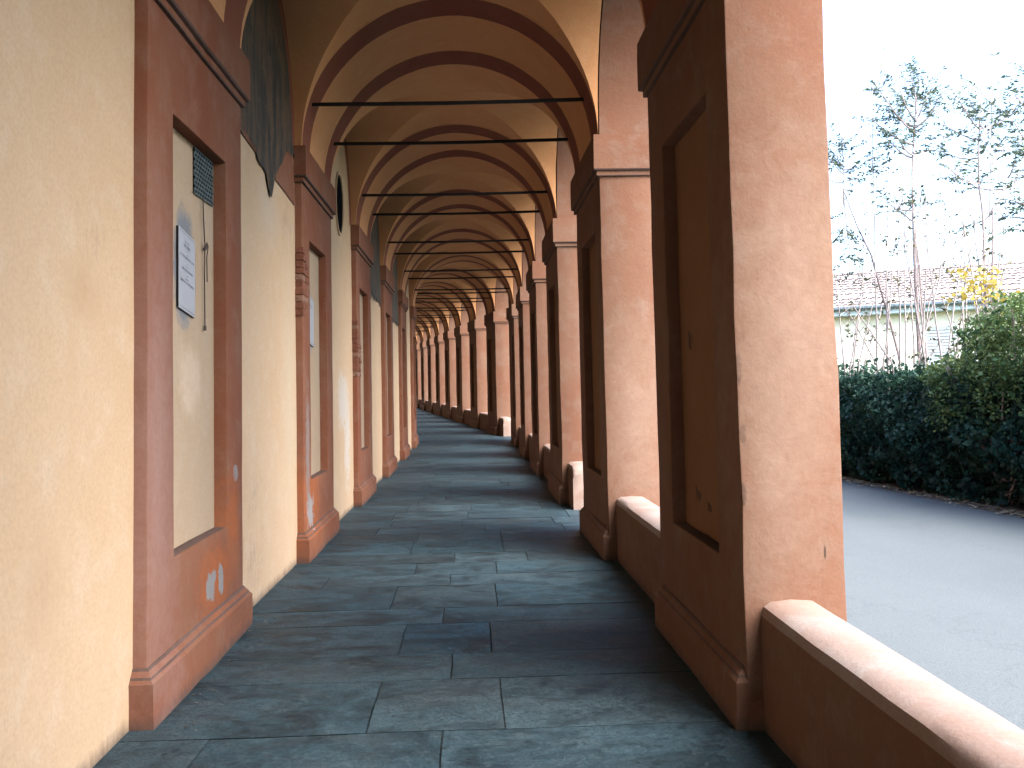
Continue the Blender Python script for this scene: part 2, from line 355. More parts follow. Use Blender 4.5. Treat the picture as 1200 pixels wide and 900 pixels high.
def collar(mb, x, y, prof):
    """moulded band: prof = [(z, projection, material of the strip that starts here)]"""
    for (z0, p0, m0), (z1, p1, _) in zip(prof, prof[1:]):
        c0 = [(x[0] - p0, y[0] - p0), (x[1] + p0, y[0] - p0), (x[1] + p0, y[1] + p0), (x[0] - p0, y[1] + p0)]
        c1 = [(x[0] - p1, y[0] - p1), (x[1] + p1, y[0] - p1), (x[1] + p1, y[1] + p1), (x[0] - p1, y[1] + p1)]
        for i in range(4):
            j = (i + 1) % 4; L = math.dist(c0[i], c0[j]); ts = seg(0, 1, 0.25 / L)
            for a, b in zip(ts, ts[1:]):
                P = lambda c, z, t: (c[i][0] + (c[j][0] - c[i][0]) * t, c[i][1] + (c[j][1] - c[i][1]) * t, z)
                mb.face([P(c0, z0, a), P(c0, z0, b), P(c1, z1, b), P(c1, z1, a)], m0)

def prof_cap(zc, mat): return [(zc - 0.005, -0.03, LEDGE), (zc, 0.02, LEDGE), (zc + 0.008, 0.024, mat), (zc + 0.045, 0.024, LEDGE), (zc + 0.05, 0.045, LEDGE), (zc + 0.062, 0.052, mat), (ZS - 0.10, 0.052, mat), (ZS, 0.05, mat), (ZS + 0.002, -0.03, mat)]  # LEDGE strips put the shade under the steps into the colour
def prof_plinth(mat, zb=0.0): return [(zb, 0.05, mat), (0.10, 0.05, mat), (0.21, 0.05, mat), (0.228, 0.036, LEDGE), (0.24, 0.03, mat), (0.262, 0.012, LEDGE), (0.275, 0.004, LEDGE), (0.277, -0.03, LEDGE)]

# ------------------------------------------------------------------ the portico
portico = empty('portico', (XW, YL0, G(YL0)))
tag(portico, 'long covered arcade walkway in red and ochre plaster with vaults, pillars and iron tie rods', 'arcade')

def yl(k): return YL0 + k * T
def yr(k): return YR0 + k * T
YSTART, YEND = yr(K0) - 0.4, yr(K1) + W + 0.4
brk = sorted([YSTART, YEND, YA, YB])

# rear wall
mb = MB(); ys = segs(sorted(brk + [yl(k) + d for k in range(-1, 7) for d in (0.1, W - 0.1)]), 1.0)
behind = lambda a, b: b < 3.4 and any(yl(k) + 0.1 < a < yl(k) + W - 0.1 for k in range(-1, 7))
mb.grid(ys, segs([-0.3, 3.4, 5.45], 0.6), lambda a, b: (XW, a, b), YELLOW, behind)
mb.grid(ys, [-0.3, 6.9], lambda a, b: (XW - 0.4, a, b), YELLOW)
mb.grid([XW - 0.4, XW], ys, lambda a, b: (a, b, 5.45), YELLOW)
mb.build('rear_wall', portico, (XW, YL0, 0), rough=0.004, smooth=0.6)

pil = {}
for k in range(-1, 7):
    y0 = yl(k); mb = MB()
    shell(mb, (XW - 0.06, XF), (y0, y0 + W), (0.0, ZS), TERRAL, hole=(y0 + M, y0 + W - M, ZP0, ZP1), side='X', faces='XyYZ')
    o = mb.build('pilaster', portico, (XF, y0, 0), bevel=0.009, rough=0.004, smooth=0.5, seed=k)
    pil[k] = o
    mb = MB(); mb.grid(seg(y0 + M - 0.02, y0 + W - M + 0.02, 0.3), seg(ZP0 - 0.02, ZP1 + 0.02, 0.4), lambda a, b: (XF - 0.082, a, b), PANEL)
    mb.build('panel', o, (XF - 0.082, y0 + M, ZP0), rough=0.001, smooth=0.6)
    mb = MB(); collar(mb, (XW - 0.06, XF), (y0, y0 + W), prof_cap(3.53, TERRAL)); mb.build('capital', o, (XF, y0, 3.53), rough=0.005, fine=0.002)
    mb = MB(); collar(mb, (XW - 0.06, XF), (y0, y0 + W), prof_plinth(TERRAL)); mb.build('plinth', o, (XF, y0, 0), rough=0.008, fine=0.004, seed=k)

pill = {}
for k in range(K0, K1 + 1):
    y0 = yr(k); mb = MB()
    L = W + (0.30 if k == 5 else 0); xo = XO + (0.10 if k == 6 else 0)
    shell(mb, (XR, xo), (y0, y0 + L), (-0.3, ZS), TERRA, hole=(y0 + M, y0 + W - M, ZP0, ZP1), side='x')
    o = mb.build('pillar', portico, (XR, y0, 0), bevel=0.010, rough=0.009, smooth=0.5, seed=k + 40, fine=0.0015)
    pill[k] = o
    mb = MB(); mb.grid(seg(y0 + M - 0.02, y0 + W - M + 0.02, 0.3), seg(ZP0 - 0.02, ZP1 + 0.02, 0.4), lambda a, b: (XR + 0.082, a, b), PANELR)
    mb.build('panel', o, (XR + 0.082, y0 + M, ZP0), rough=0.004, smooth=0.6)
    mb = MB(); collar(mb, (XR, xo), (y0, y0 + L), prof_cap(3.49, TERRA)); mb.build('capital', o, (XR, y0, 3.49), rough=0.005, fine=0.002, seed=k)
    mb = MB(); collar(mb, (XR, XR + 0.2), (y0 + 0.05, y0 + W - 0.05), prof_plinth(TERRA)); mb.build('plinth', o, (XR, y0, 0), rough=0.006, fine=0.003, seed=k)

# transverse arches over each pillar pair, cross vaults between them
def arc_x(phi): return CX + HA * math.sin(phi), ZS + AR * math.cos(phi)
PH = seg(-math.pi / 2, math.pi / 2, math.pi / 36)
for k in range(K0, K1 + 1):
    y0 = yr(k); mb = MB()
    st = [0, 0.03, 0.45, W - 0.45, W - 0.03, W]
    for i, (a, b) in enumerate(zip(st, st[1:])):
        mb.grid(PH, seg(a, b, 0.5), lambda p, y: (arc_x(p)[0], skew(arc_x(p)[0], y0 + y), arc_x(p)[1]), [VAULT, STRIPE, VAULT, STRIPE, VAULT][i])
    mb.build('transverse_arch', portico, (CX, y0, ZS), rough=0.006, smooth=0.6, seed=k)
    for yy in (0.27, W - 0.15):
        sk2 = lambda x, y: y + 0.1135 * (0.6 * (XR - CX) + 0.4 * (XR - x)); zr = 4.33 - ZS; hw = HA * math.sqrt(1 - (zr / AR) ** 2)
        xa, xb = CX - hw - 0.03, CX + hw + 0.03
        r = MB(); r.tube([(xa + (xb - xa) * t, sk2(xa + (xb - xa) * t, y0 + yy), 4.33 - 0.012 * math.sin(math.pi * t)) for t in (0, .25, .5, .75, 1)], 0.019, IRON, 8)
        r.build('tie_rod', portico, (CX, y0 + yy, 4.33), smooth=0.6)

n = 22; TT = [math.sin(math.pi / 2 * i / n) for i in range(-n, n + 1)]
def vz(a, b): return ZS + AR * max(math.sqrt(max(0, 1 - a * a)), math.sqrt(max(0, 1 - b * b)))
for k in range(K0, K1):
    ya = yr(k) + W; mb = MB()
    def P(i, j, ya=ya):
        a, b = TT[i], TT[j]; x = CX + HA * a; z = vz(a, b)
        return (x, skew(x, ya + HB + HB * b), z)
    for i in range(2 * n):
        for j in range(2 * n):
            a, b = i - n + 0.5, j - n + 0.5
            q = [P(i, j), P(i + 1, j), P(i + 1, j + 1), P(i, j + 1)]
            if a * b > 0: mb.face([q[0], q[1], q[2]], VAULT); mb.face([q[0], q[2], q[3]], VAULT)
            else: mb.face([q[0], q[1], q[3]], VAULT); mb.face([q[1], q[2], q[3]], VAULT)
    for j in range(2 * n):
        p, q = P(0, j), P(0, j + 1); e = XW - 0.03
        mb.face([p, q, (e, skew(e, ya + HB + HB * TT[j + 1]), q[2]), (e, skew(e, ya + HB + HB * TT[j]), p[2])], VAULT)
    mb.build('cross_vault', portico, (CX, ya, ZS), rough=0.006, smooth=0.35, seed=k)

# outer arcade wall with one arch per bay
mb = MB(); ZT = 6.2
AN = seg(-math.pi / 2, math.pi / 2, math.pi / 28)
def arch_y(k, p):
    e = 0.15 if k == 5 else 0
    return yr(k) + W + HB + e + (HB - e) * math.sin(p), ZS + AR * math.cos(p)
for k in range(K0, K1 + 1):
    y0 = yr(k)
    L = W + (0.3 if k == 5 else 0)
    mb.grid(seg(y0, y0 + L, 0.6), [ZS, ZT], lambda a, b: (XO, a, b), TERRA)
    mb.grid(seg(y0, y0 + L, 0.6), [ZS, ZT], lambda a, b: (XR + 0.012, a, b), TERRA)
    if k == K1: break
    for X in (XR + 0.012, XO):
        for p0, p1 in zip(AN, AN[1:]):
            (ya, za), (yb, zb) = arch_y(k, p0), arch_y(k, p1)
            mb.face([(X, ya, za), (X, yb, zb), (X, yb, ZT), (X, ya, ZT)], TERRA)
    mb.grid(AN, seg(XR + 0.012, XO, 0.25), lambda p, x: (x, *arch_y(k, p)), TERRA)
mb.build('arcade_wall', portico, (XO, YR0, ZS), rough=0.006, smooth=0.6)

mb = MB(); ys = segs(brk, 1.2)
mb.grid([XW - 0.6, XO + 0.45], ys, lambda x, y: (x, y, 7.0 - (x - XW + 0.6) * 0.18), TILE)
mb.grid([XW - 0.6, XO + 0.45], ys, lambda x, y: (x, y, 6.9 - (x - XW + 0.6) * 0.18), STRIPE)
for X in (XW - 0.6, XO + 0.45): mb.grid(ys, [0, 1], lambda y, t, X=X: (X, y, 6.9 + 0.1 * t - (X - XW + 0.6) * 0.18), TILE)
mb.build('roof', portico, (XW, YR0, 6.9))

# low walls between the pillars (two bays are open, with a round-ended stub)
HW = 0.565
def low_wall(ya, yb, free_start=False):
    mb = MB(); x0, x1 = XR + 0.072, 1.575
    prof = [(x0 + 0.0, -0.3), (x0, 0.2), (x0, HW - 0.06), (x0 + 0.012, HW - 0.02), (x0 + 0.045, HW), ((x0 + x1) / 2, HW + 0.006), (x1 - 0.045, HW), (x1 - 0.01, HW - 0.025), (x1, HW - 0.06), (x1, 0.2), (x1, -0.3)]
    mats = [TERRA, TERRA, COPING, COPING, COPING, COPING, COPING, COPING, TERRA, TERRA]
    yy = seg(ya, yb, 0.22)
    if free_start:
        # stepped rounded end: the profile shrinks towards the free end like a quarter circle
        def P(i, y):
            x, z = prof[i]; t = max(0, min(1, (0.16 - (y - ya)) / 0.16)); d = 0.10 * (1 - math.sqrt(max(0, 1 - t * t)))
            return (x, y, z if z < 0.3 else z - d * 1.2 * (1 if z > 0.5 else 0))
        yy = seg(ya, ya + 0.16, 0.03) + seg(ya + 0.16, yb, 0.2)[1:]
    else:
        def P(i, y): return (prof[i][0], y, prof[i][1])
    for i in range(len(prof) - 1):
        for a, b in zip(yy, yy[1:]): mb.face([P(i, a), P(i, b), P(i + 1, b), P(i + 1, a)], mats[i])
    mb.face([P(i, yy[0]) for i in range(len(prof))], COPING if free_start else TERRA)
    return mb.build('low_wall', portico, ((x0 + x1) / 2, ya, 0), rough=0.005, fine=0.0015, smooth=0.7, seed=ya)
for k in range(K0, K1):
    if k in (1, 5): low_wall(yr(k + 1) - 0.62, yr(k + 1) + 0.01, True)
    else: low_wall(yr(k) + W - 0.01, yr(k + 1) + 0.01)

# painted bands on the rear wall round each lunette
for k in range(-2, 6):
    ya = yl(k) + W; yc = ya + HB; mb = MB(); X = XW + 0.004
    ps = seg(-math.pi / 2, math.pi / 2, math.pi / 30)
    mb.grid(ps, [0.84, 1.02], lambda p, r: (X, yc + HB * r * math.sin(p), ZS - 0.02 + AR * r * math.cos(p)), STRIPE)
    mb.build('painted_band', portico, (X, yc, ZS))

def wall_poly(name, pts, mat, origin, proud=0.006):
    mb = MB(); X = XW + proud
    mb.face([(X, y, z) for y, z in pts], mat); o = mb.build(name, portico, (X, *origin)); return o
def lunette(k, bottom, name, mat, proud):
    proud += 0.006
    ya = yl(k) + W; yc = ya + HB
    top = [(yc + HB * 0.84 * math.sin(p), ZS + AR * 0.84 * math.cos(p)) for p in seg(-math.pi / 2, math.pi / 2, math.pi / 24)[::-1]]
    return wall_poly(name, bottom + top, mat, (yc, ZS), proud)
# faded fresco in the nearest lunette with its ragged lower edge
y0 = yl(0) + W
bt = []
for i in range(161):
    t = i / 160; y = y0 + 0.02 + t * (T - W - 0.04)
    base = 3.45 - 0.02 * t
    dip = -0.24 * math.exp(-((y - 7.5) / 0.16) ** 2) - 0.10 * math.exp(-((y - 7.2) / 0.25) ** 2)
    if y > 7.75: base += 0.32 * min(1, (y - 7.75) / 0.5)
    bt.append((y, base + dip + 0.05 * noise.noise(Vector((y * 5, 2, 0))) + 0.03 * noise.noise(Vector((y * 17, 0, 0))) + 0.015 * noise.noise(Vector((y * 50, 0, 0)))))
lunette(0, [(y0 + 0.01, 3.44), (y0 + T - W - 0.01, 3.30), (y0 + T - W - 0.01, 3.6)][:2], 'lunette_field', TERRAL, 0.005)
f = lunette(0, bt, 'fresco', FRESCO, 0.009); f['label'] = 'dark flaking fresco with a ragged lower edge above the nearest bay of wall'
for k, zb in ((2, 3.15), (3, 3.05)):
    y0 = yl(k) + W
    bt = [(y0 + 0.02 + i / 60 * (T - W - 0.04), zb + 0.16 * noise.noise(Vector((i * 0.17, k * 7, 0))) + 0.05 * noise.noise(Vector((i * 0.9, k * 7, 4)))) for i in range(61)]
    lunette(k, bt, 'fresco', FRESCO, 0.009)
# oval opening high in the second bay, its dark painted as a flat disc
mb = MB(); yc, zc = 11.52, 3.93; nn = 36
def el(r, ry, rz): return [(yc + ry * r * math.cos(2 * math.pi * i / nn), zc + rz * r * math.sin(2 * math.pi * i / nn)) for i in range(nn)]
mb.face([(XW + 0.006, y, z) for y, z in el(1, 0.30, 0.37)], BLACK)
oc = mb.build('oval_window', portico, (XW, yc, zc))
oc['label'] = 'dark oval opening high in the ochre wall'
mb = MB(); A, B = el(1, 0.30, 0.37), el(1.09, 0.30, 0.37)
for i in range(nn):
    j = (i + 1) % nn
    mb.face([(XW + 0.02, *A[i]), (XW + 0.02, *A[j]), (XW + 0.02, *B[j]), (XW + 0.02, *B[i])], YELLOW)
    mb.face([(XW + 0.0, *A[i]), (XW + 0.0, *A[j]), (XW + 0.02, *A[j]), (XW + 0.02, *A[i])], YELLOW)
    mb.face([(XW + 0.0, *B[i]), (XW + 0.0, *B[j]), (XW + 0.02, *B[j]), (XW + 0.02, *B[i])], YELLOW)
mb.build('rim', oc, (XW, yc, zc))

# repairs, stains and losses on the first pilasters
XPN = XF - 0.082
def bricks(k, z0, z1, d, wy):
    """bare brickwork where the plaster corner has fallen away"""
    mb = MB(); y0 = yl(k); z = z0; c = 0; R = random.Random(k)
    while z < z1:
        h = 0.052; t = (z - z0) / (z1 - z0); wd = wy * (0.45 + 0.55 * math.sin(math.pi * min(1, t + 0.12))) + R.uniform(-0.04, 0.05)
        y = y0 - 0.005; first = 0.13 if c % 2 else 0.26
        while y < y0 + wd:
            b = min(y + first, y0 + wd)
            if b - y > 0.03:
                zz = z + R.uniform(-.004, .004)
                mb.box((XW + 0.002, XF + R.uniform(0.002, 0.014)), (y - R.uniform(0, 0.01) * (y < y0), b), (zz, zz + h), BRICK if R.random() < 0.75 else MORTAR)
            y = b + 0.012; first = 0.26
        z += h + 0.013; c += 1
    mb.build('bare_brickwork', pil[k], (XF, y0, z0), rough=0.012, fine=0.006)
bricks(1, 2.28, 2.92, 0.03, 0.30); bricks(2, 1.78, 2.55, 0.03, 0.42)

# ventilation grille in the first panel
mb = MB(); X = XPN + 0.004
mb.box((X - 0.002, X + 0.002), (5.47, 5.875), (2.755, 3.028), BLACK)  # black back plate paints the dark of the hole
g = mb.build('vent_grille', pil[0], (X, 5.67, 2.89))
mb = MB(); nz = 10
for i in range(nz + 1):
    z = 2.755 + 0.273 * i / nz; mb.box((X + 0.002, X + 0.010), (5.47, 5.875), (z - 0.0035, z + 0.0035), VENTBAR)
    if i < nz:
        for j in range(9):
            y = 5.47 + 0.405 * (j + (0.5 if i % 2 else 0)) / 8.5
            if y < 5.87: mb.box((X + 0.0025, X + 0.009), (y, y + 0.010), (z + 0.003, z + 0.0243), VENTBAR)
mb.build('bars', g, (X, 5.67, 2.89))

# paving
def px_x(u, Y, v):   # column of the measured joint turned into metres across the walk
    return (u - 547) / 1080 * Y * 1.0
rows = [(-9, -8.3), (3.72, 4.29, -0.15), (4.29, 5.04, -0.50, 0.13), (5.04, 5.52, -0.13), (5.52, 6.24, -0.45, 0.10), (6.24, 6.68, -0.21),
        (6.68, 7.44, -0.60, 0.17), (7.44, 7.87, -0.19), (7.87, 8.40, -0.50, 0.20), (8.40, 8.9, -0.17, 0.5), (8.9, 9.6, -0.6, 0.3)]
R = random.Random(3); allrows = []; y = yr(-5) - 0.4; alt = 0
def rndcuts(i):
    c = []; x = -1.62 + R.uniform(0.5, 1.3)
    while x < 1.35:
        c.append(x); x += R.uniform(0.75, 1.35)
    return c
while y < 3.72:
    d = min(R.choice([0.45, 0.5, 0.72, 0.6]), 3.72 - y)
    if 3.72 - y - d < 0.25: d = 3.72 - y
    allrows.append((y, y + d, rndcuts(alt))); y += d; alt += 1
for r in rows[1:]: allrows.append((r[0], r[1], sorted(list(r[2:]) + ([-1.2] if r[2] > -0.3 and R.random() < 0.3 else []))))
y = 9.6
while y < YEND:
    d = R.choice([0.42, 0.48, 0.55, 0.7, 0.75]); allrows.append((y, y + d, rndcuts(alt))); y += d; alt += 1
mb = MB(); cols = []
for (ya, yb, cuts) in allrows:
    xs = [XW - 0.02] + cuts + [XO + 0.03]
    for a, b in zip(xs, xs[1:]):
        g = 0.0042; dz = R.uniform(-0.002, 0.002); tone = R.uniform(0.78, 1.22); sid = R.random(); blue = R.uniform(0, 1)
        c = tuple(tone * (p * (1 - blue) + q * blue) for p, q in zip((0.050, 0.080, 0.095), (0.032, 0.072, 0.095)))
        if ya == 5.52 and -0.5 < a < 0: c = (0.030, 0.078, 0.112)
        A = [a + g] + [t for t in seg(a, b, 0.3)[1:-1]] + [b - g]; Bq = [ya + g] + [t for t in seg(ya, yb, 0.3)[1:-1]] + [yb - g]
        jx = R.uniform(-0.006, 0.006)
        for i in range(len(A) - 1):
            for j in range(len(Bq) - 1):
                mb.face([(A[i], Bq[j], dz), (A[i + 1], Bq[j], dz), (A[i + 1], Bq[j + 1], dz), (A[i], Bq[j + 1], dz)], SLAB); cols.append((*c, sid))
        for (p, q) in (((A[0], Bq[0]), (A[-1], Bq[0])), ((A[-1], Bq[0]), (A[-1], Bq[-1])), ((A[-1], Bq[-1]), (A[0], Bq[-1])), ((A[0], Bq[-1]), (A[0], Bq[0]))):
            mb.face([(p[0], p[1], dz), (q[0], q[1], dz), (q[0], q[1], dz - 0.03), (p[0], p[1], dz - 0.03)], SLAB); cols.append((*[x * 0.8 for x in c], sid))
me = bpy.data.meshes.new('pavement')
me.from_pydata([warp((p[0] + 0.006 * noise.noise(Vector(p) * 3), p[1] + 0.012 * noise.noise(Vector(p) * 1.7 + Vector((9, 0, 0))), p[2])) for p in mb.v], [], mb.f)
me.materials.append(SLAB)
ca = me.color_attributes.new('Col', 'FLOAT_COLOR', 'CORNER')
arr = np.repeat(np.array(cols, dtype=np.float32), [len(f) for f in mb.f], axis=0); ca.data.foreach_set('color', arr.ravel())
tag(link('pavement', me, None, (0, 0, 0)), kind='structure')
mb = MB(); mb.grid([XW - 0.1, XO + 0.02], segs([YSTART, YA, YB, YEND + 0.2], 1.0), lambda x, y: (x, y, -0.006), JOINT)
mb.box((XO + 0.03, XO + 0.16), (YSTART, YEND), (-0.4, -0.006), KERB, 1.0)
tag(mb.build('pavement_bed', None, (0, 0, 0)), kind='structure')

# ------------------------------------------------------------------ road and land
def sheet(name, xs, ys, z, mat, tr=onground):
    mb = MB(); mb.grid(xs, ys, lambda x, y: (x, y, z), mat); return tag(mb.build(name, None, (0, 0, 0), tr=tr), kind='structure')
yy = [-150, -80, -40, -20, 0, 12, 24.75, 28.757, 40, 60, 80, 150, 300]
sheet('ground', [-200, -60, -20, 0, 7, 20, 60, 250], yy, -0.20, GRASS)
def edge(y): return 7.62 - 0.066 * y if y < 24 else 6.04 - (y - 24) * 0.14
mb = MB(); ys = seg(-30, 60, 1.5)
for a, b in zip(ys, ys[1:]):
    def lx(y): 
        return -60 if False else 1.4 if y < 24 else 1.4 - (y - 24) * 0.14
    n_ = 4
    for i in range(n_):
        f = lambda y, t: (lx(y) + (edge(y) - lx(y)) * t, y, -0.15)
        mb.face([f(a, i / n_), f(a, (i + 1) / n_), f(b, (i + 1) / n_), f(b, i / n_)], ROAD)
tag(mb.build('road', None, (0, 0, 0), tr=onground), kind='structure')
mb = MB(); ys = seg(-30, 60, 0.25)
for a, b in zip(ys, ys[1:]):
    f = lambda y, t: (edge(y) + (-0.10 + 0.06 * noise.noise(Vector((y * 1.3, 0, 0))) if t == 0 else 1.8), y, -0.146 + (0.05 if t else 0))
    mb.face([f(a, 0), f(a, 1), f(b, 1), f(b, 0)], SOIL)
tag(mb.build('verge', None, (0, 0, 0), tr=onground), kind='structure')

# ------------------------------------------------------------------ leaves
def leaf_mesh(name, C, size, colA, colB, parent=None, origin=(0, 0, 0), up=0.0, aspect=0.55, dirs=None, colmix=None, mat=LEAF):
    n = len(C); C = np.asarray(C, dtype=np.float64)
    d = rng.normal(size=(n, 3)) if dirs is None else dirs
    d /= np.linalg.norm(d, axis=1)[:, None]
    r = rng.normal(size=(n, 3)); r[:, 2] += up
    s = np.cross(d, r); s /= np.linalg.norm(s, axis=1)[:, None] + 1e-9
    L = (size * rng.uniform(0.45, 1.45, n))[:, None]
    v = np.stack([C - d * L * 0.5, C + s * L * aspect * 0.5 - d * L * 0.05, C + d * L * 0.5, C - s * L * aspect * 0.5 - d * L * 0.05], 1)
    v = v - np.array(origin)
    me = bpy.data.meshes.new(name); me.vertices.add(4 * n); me.vertices.foreach_set('co', v.reshape(-1))
    me.loops.add(4 * n); me.loops.foreach_set('vertex_index', np.arange(4 * n, dtype=np.int32))
    me.polygons.add(n); me.polygons.foreach_set('loop_start', np.arange(0, 4 * n, 4, dtype=np.int32))
    me.update(calc_edges=True); me.materials.append(mat)
    t = (rng.random(n) if colmix is None else np.clip(colmix + rng.normal(0, 0.18, n), 0, 1))[:, None]
    c = np.array(colA) * (1 - t) + np.array(colB) * t; c = c * rng.uniform(0.7, 1.3, (n, 1))
    c = np.concatenate([c, np.ones((n, 1))], 1).astype(np.float32)
    ca = me.color_attributes.new('Col', 'FLOAT_COLOR', 'CORNER'); ca.data.foreach_set('color', np.repeat(c, 4, axis=0).ravel())
    return link(name, me, parent, origin)

def nz(x, y, z): return noise.noise(Vector((x, y, z)))
# dark ivy hedge along the far side of the road
H0, H1 = 3.0, 25.0
hedge = empty('hedge', (7.3, 14, G(14) - 0.15)); tag(hedge, 'dense dark green ivy hedge along the far edge of the road', 'hedge')
def hx(y): return edge(y) + 0.22
def hh(y): return 1.84 + 0.24 * nz(y * 0.7, 3, 0) + 0.22 * nz(y * 2.2, 7, 0)
P = []; mixv = []; D = []
for _ in range(52000):
    y = random.uniform(H0, H1); h = hh(y); t = random.random() ** 0.9; z = t * h
    bulge = 0.34 * nz(y * 0.9, z * 1.3, 1) + 0.20 * nz(y * 2.6, z * 2.8, 5)
    x = hx(y) - 0.05 - 0.22 * math.sin(math.pi * t) - bulge + random.random() ** 1.7 * 0.30 + max(0, t - 0.85) * 1.5 * random.random()
    P.append((x, y, z + G(y) - 0.15)); mixv.append(0.25 + 0.5 * nz(y * 1.8, z * 2, 9) + 0.35 * (t > 0.85))
    D.append((random.gauss(-0.3, 0.6), random.gauss(0, 0.7), random.gauss(-0.55, 0.5)))
for _ in range(15000):
    y = random.uniform(H0, H1); x = hx(y) + random.random() * 1.3; z = hh(y) + 0.22 * nz(x * 2.5, y * 2.5, 3) + 0.12 * nz(x * 7, y * 7, 3) - random.random() ** 2 * 0.25 + 0.25 * random.random() ** 6
    P.append((x, y, z + G(y) - 0.15)); mixv.append(0.7); D.append((random.gauss(-0.2, 0.7), random.gauss(0, 0.7), random.gauss(0.1, 0.5)))
leaf_mesh('foliage', P, 0.085, (0.007, 0.038, 0.032), (0.034, 0.085, 0.045), hedge, (7.3, 14, G(14) - 0.15), up=1.2, aspect=0.7, dirs=np.array(D), colmix=np.array(mixv))
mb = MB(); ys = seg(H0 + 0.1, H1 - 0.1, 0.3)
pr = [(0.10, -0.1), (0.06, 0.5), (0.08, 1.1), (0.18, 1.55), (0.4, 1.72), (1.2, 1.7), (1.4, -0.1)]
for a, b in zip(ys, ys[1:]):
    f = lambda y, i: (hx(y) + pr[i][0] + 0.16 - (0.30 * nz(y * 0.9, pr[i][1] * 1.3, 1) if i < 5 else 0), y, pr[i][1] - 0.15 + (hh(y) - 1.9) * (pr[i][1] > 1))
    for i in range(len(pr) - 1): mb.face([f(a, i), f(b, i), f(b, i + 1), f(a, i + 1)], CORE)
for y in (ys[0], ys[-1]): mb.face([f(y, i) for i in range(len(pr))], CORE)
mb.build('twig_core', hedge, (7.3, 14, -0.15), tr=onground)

def bush(name, label, cat, blobs, count, size, cA, cB, aspect=0.5, hollow=0.55, core=True):
    """leafy shrub from uneven clumps; blobs = (x, y, z above the ground, rx, ry, rz)"""
    b0 = blobs[0]; o0 = (b0[0], b0[1], G(b0[1]) - 0.15); root = empty(name, o0); tag(root, label, cat)
    vol = [b[3] * b[4] * b[5] for b in blobs]; P = []; mv = []
    for _ in range(count):
        b = random.choices(blobs, [v ** 0.7 for v in vol])[0]
        d = Vector((random.gauss(0, 1), random.gauss(0, 1), random.gauss(0, 1))).normalized()
        r = (hollow + (1 - hollow) * random.random() ** 0.6) * (1 + 0.5 * nz(d.x * 2 + b[0], d.y * 2 + b[1], d.z * 2) + 0.25 * nz(d.x * 6, d.y * 6 + b[1], d.z * 6))
        p = (b[0] + d.x * b[3] * r, b[1] + d.y * b[4] * r, b[2] + d.z * b[5] * r)
        if p[2] < 0.02: continue
        if nz(p[0] * 3.2, p[1] * 3.2, p[2] * 3.2 + 4) < -0.12 and random.random() < 0.8: continue
        P.append((p[0], p[1], p[2] + G(p[1]) - 0.15)); mv.append(0.35 + 0.5 * (p[2] - b[2]) / b[5] * 0.6 + 0.5 * nz(p[0] * 1.5, p[1] * 1.5, p[2] * 1.5))
    leaf_mesh('foliage', P, size, cA, cB, root, o0, up=0.8, aspect=aspect, colmix=np.array(mv))
    mb = MB()
    for b in blobs:
        for j in range(3):
            q = (b[0] + random.uniform(-.3, .3) * b[3], b[1] + random.uniform(-.3, .3) * b[4], b[2] + b[5] * random.uniform(0.2, 0.7))
            m_ = ((b0[0] + q[0]) / 2 + random.uniform(-.1, .1), (b0[1] + q[1]) / 2, q[2] * 0.55)
            mb.tube([(b0[0] + random.uniform(-.1, .1), b0[1] + random.uniform(-.1, .1), -0.02), m_, q], [0.025, 0.018, 0.008], BARK, 5)
    mb.build('stems', root, (b0[0], b0[1], -0.15), tr=lambda p: (p[0], p[1], p[2] + G(p[1]) - (0.15 if p[2] != -0.15 else 0)))
    return root
bush('shrub', 'light green leafy shrub growing over the right end of the hedge', 'shrub',
     [(7.25, 12.2, 1.9, 0.6, 0.7, 0.62), (7.15, 13.1, 1.62, 0.5, 0.55, 0.45), (7.2, 11.4, 2.1, 0.6, 0.7, 0.65), (6.95, 12.7, 1.35, 0.4, 0.6, 0.4), (7.0, 11.6, 1.45, 0.4, 0.6, 0.5), (7.3, 10.4, 2.0, 0.6, 0.8, 0.8), (7.3, 11.8, 2.45, 0.35, 0.45, 0.3), (7.0, 12.2, 2.3, 0.35, 0.45, 0.3), (6.85, 12.9, 1.75, 0.3, 0.4, 0.3), (7.0, 11.3, 2.5, 0.4, 0.5, 0.35), (6.9, 11.7, 1.9, 0.4, 0.5, 0.45)],
     26000, 0.060, (0.03, 0.085, 0.035), (0.19, 0.26, 0.085), aspect=0.62)

# ------------------------------------------------------------------ trees: slender tree of heaven stems with feathery leaves
F_, yaw, pitch, roll = 1080.0, 0.0458, 0.0563, 0.0212
def at(u, v, Y):
    a = (u - 600) / F_; b = -(v - 450) / F_
    x = a * math.cos(roll) + b * math.sin(roll); z = -a * math.sin(roll) + b * math.cos(roll)
    y = math.cos(pitch) - z * math.sin(pitch); Z = math.sin(pitch) + z * math.cos(pitch)
    X = x * math.cos(yaw) + y * math.sin(yaw); y2 = -x * math.sin(yaw) + y * math.cos(yaw)
    return Vector((X / y2 * Y, Y, CAM_H + Z / y2 * Y))

def hedge_y(u, v=425, off=0.9):
    r = at(u, v, 1.0).x
    return (7.62 + off) / (r + 0.066)

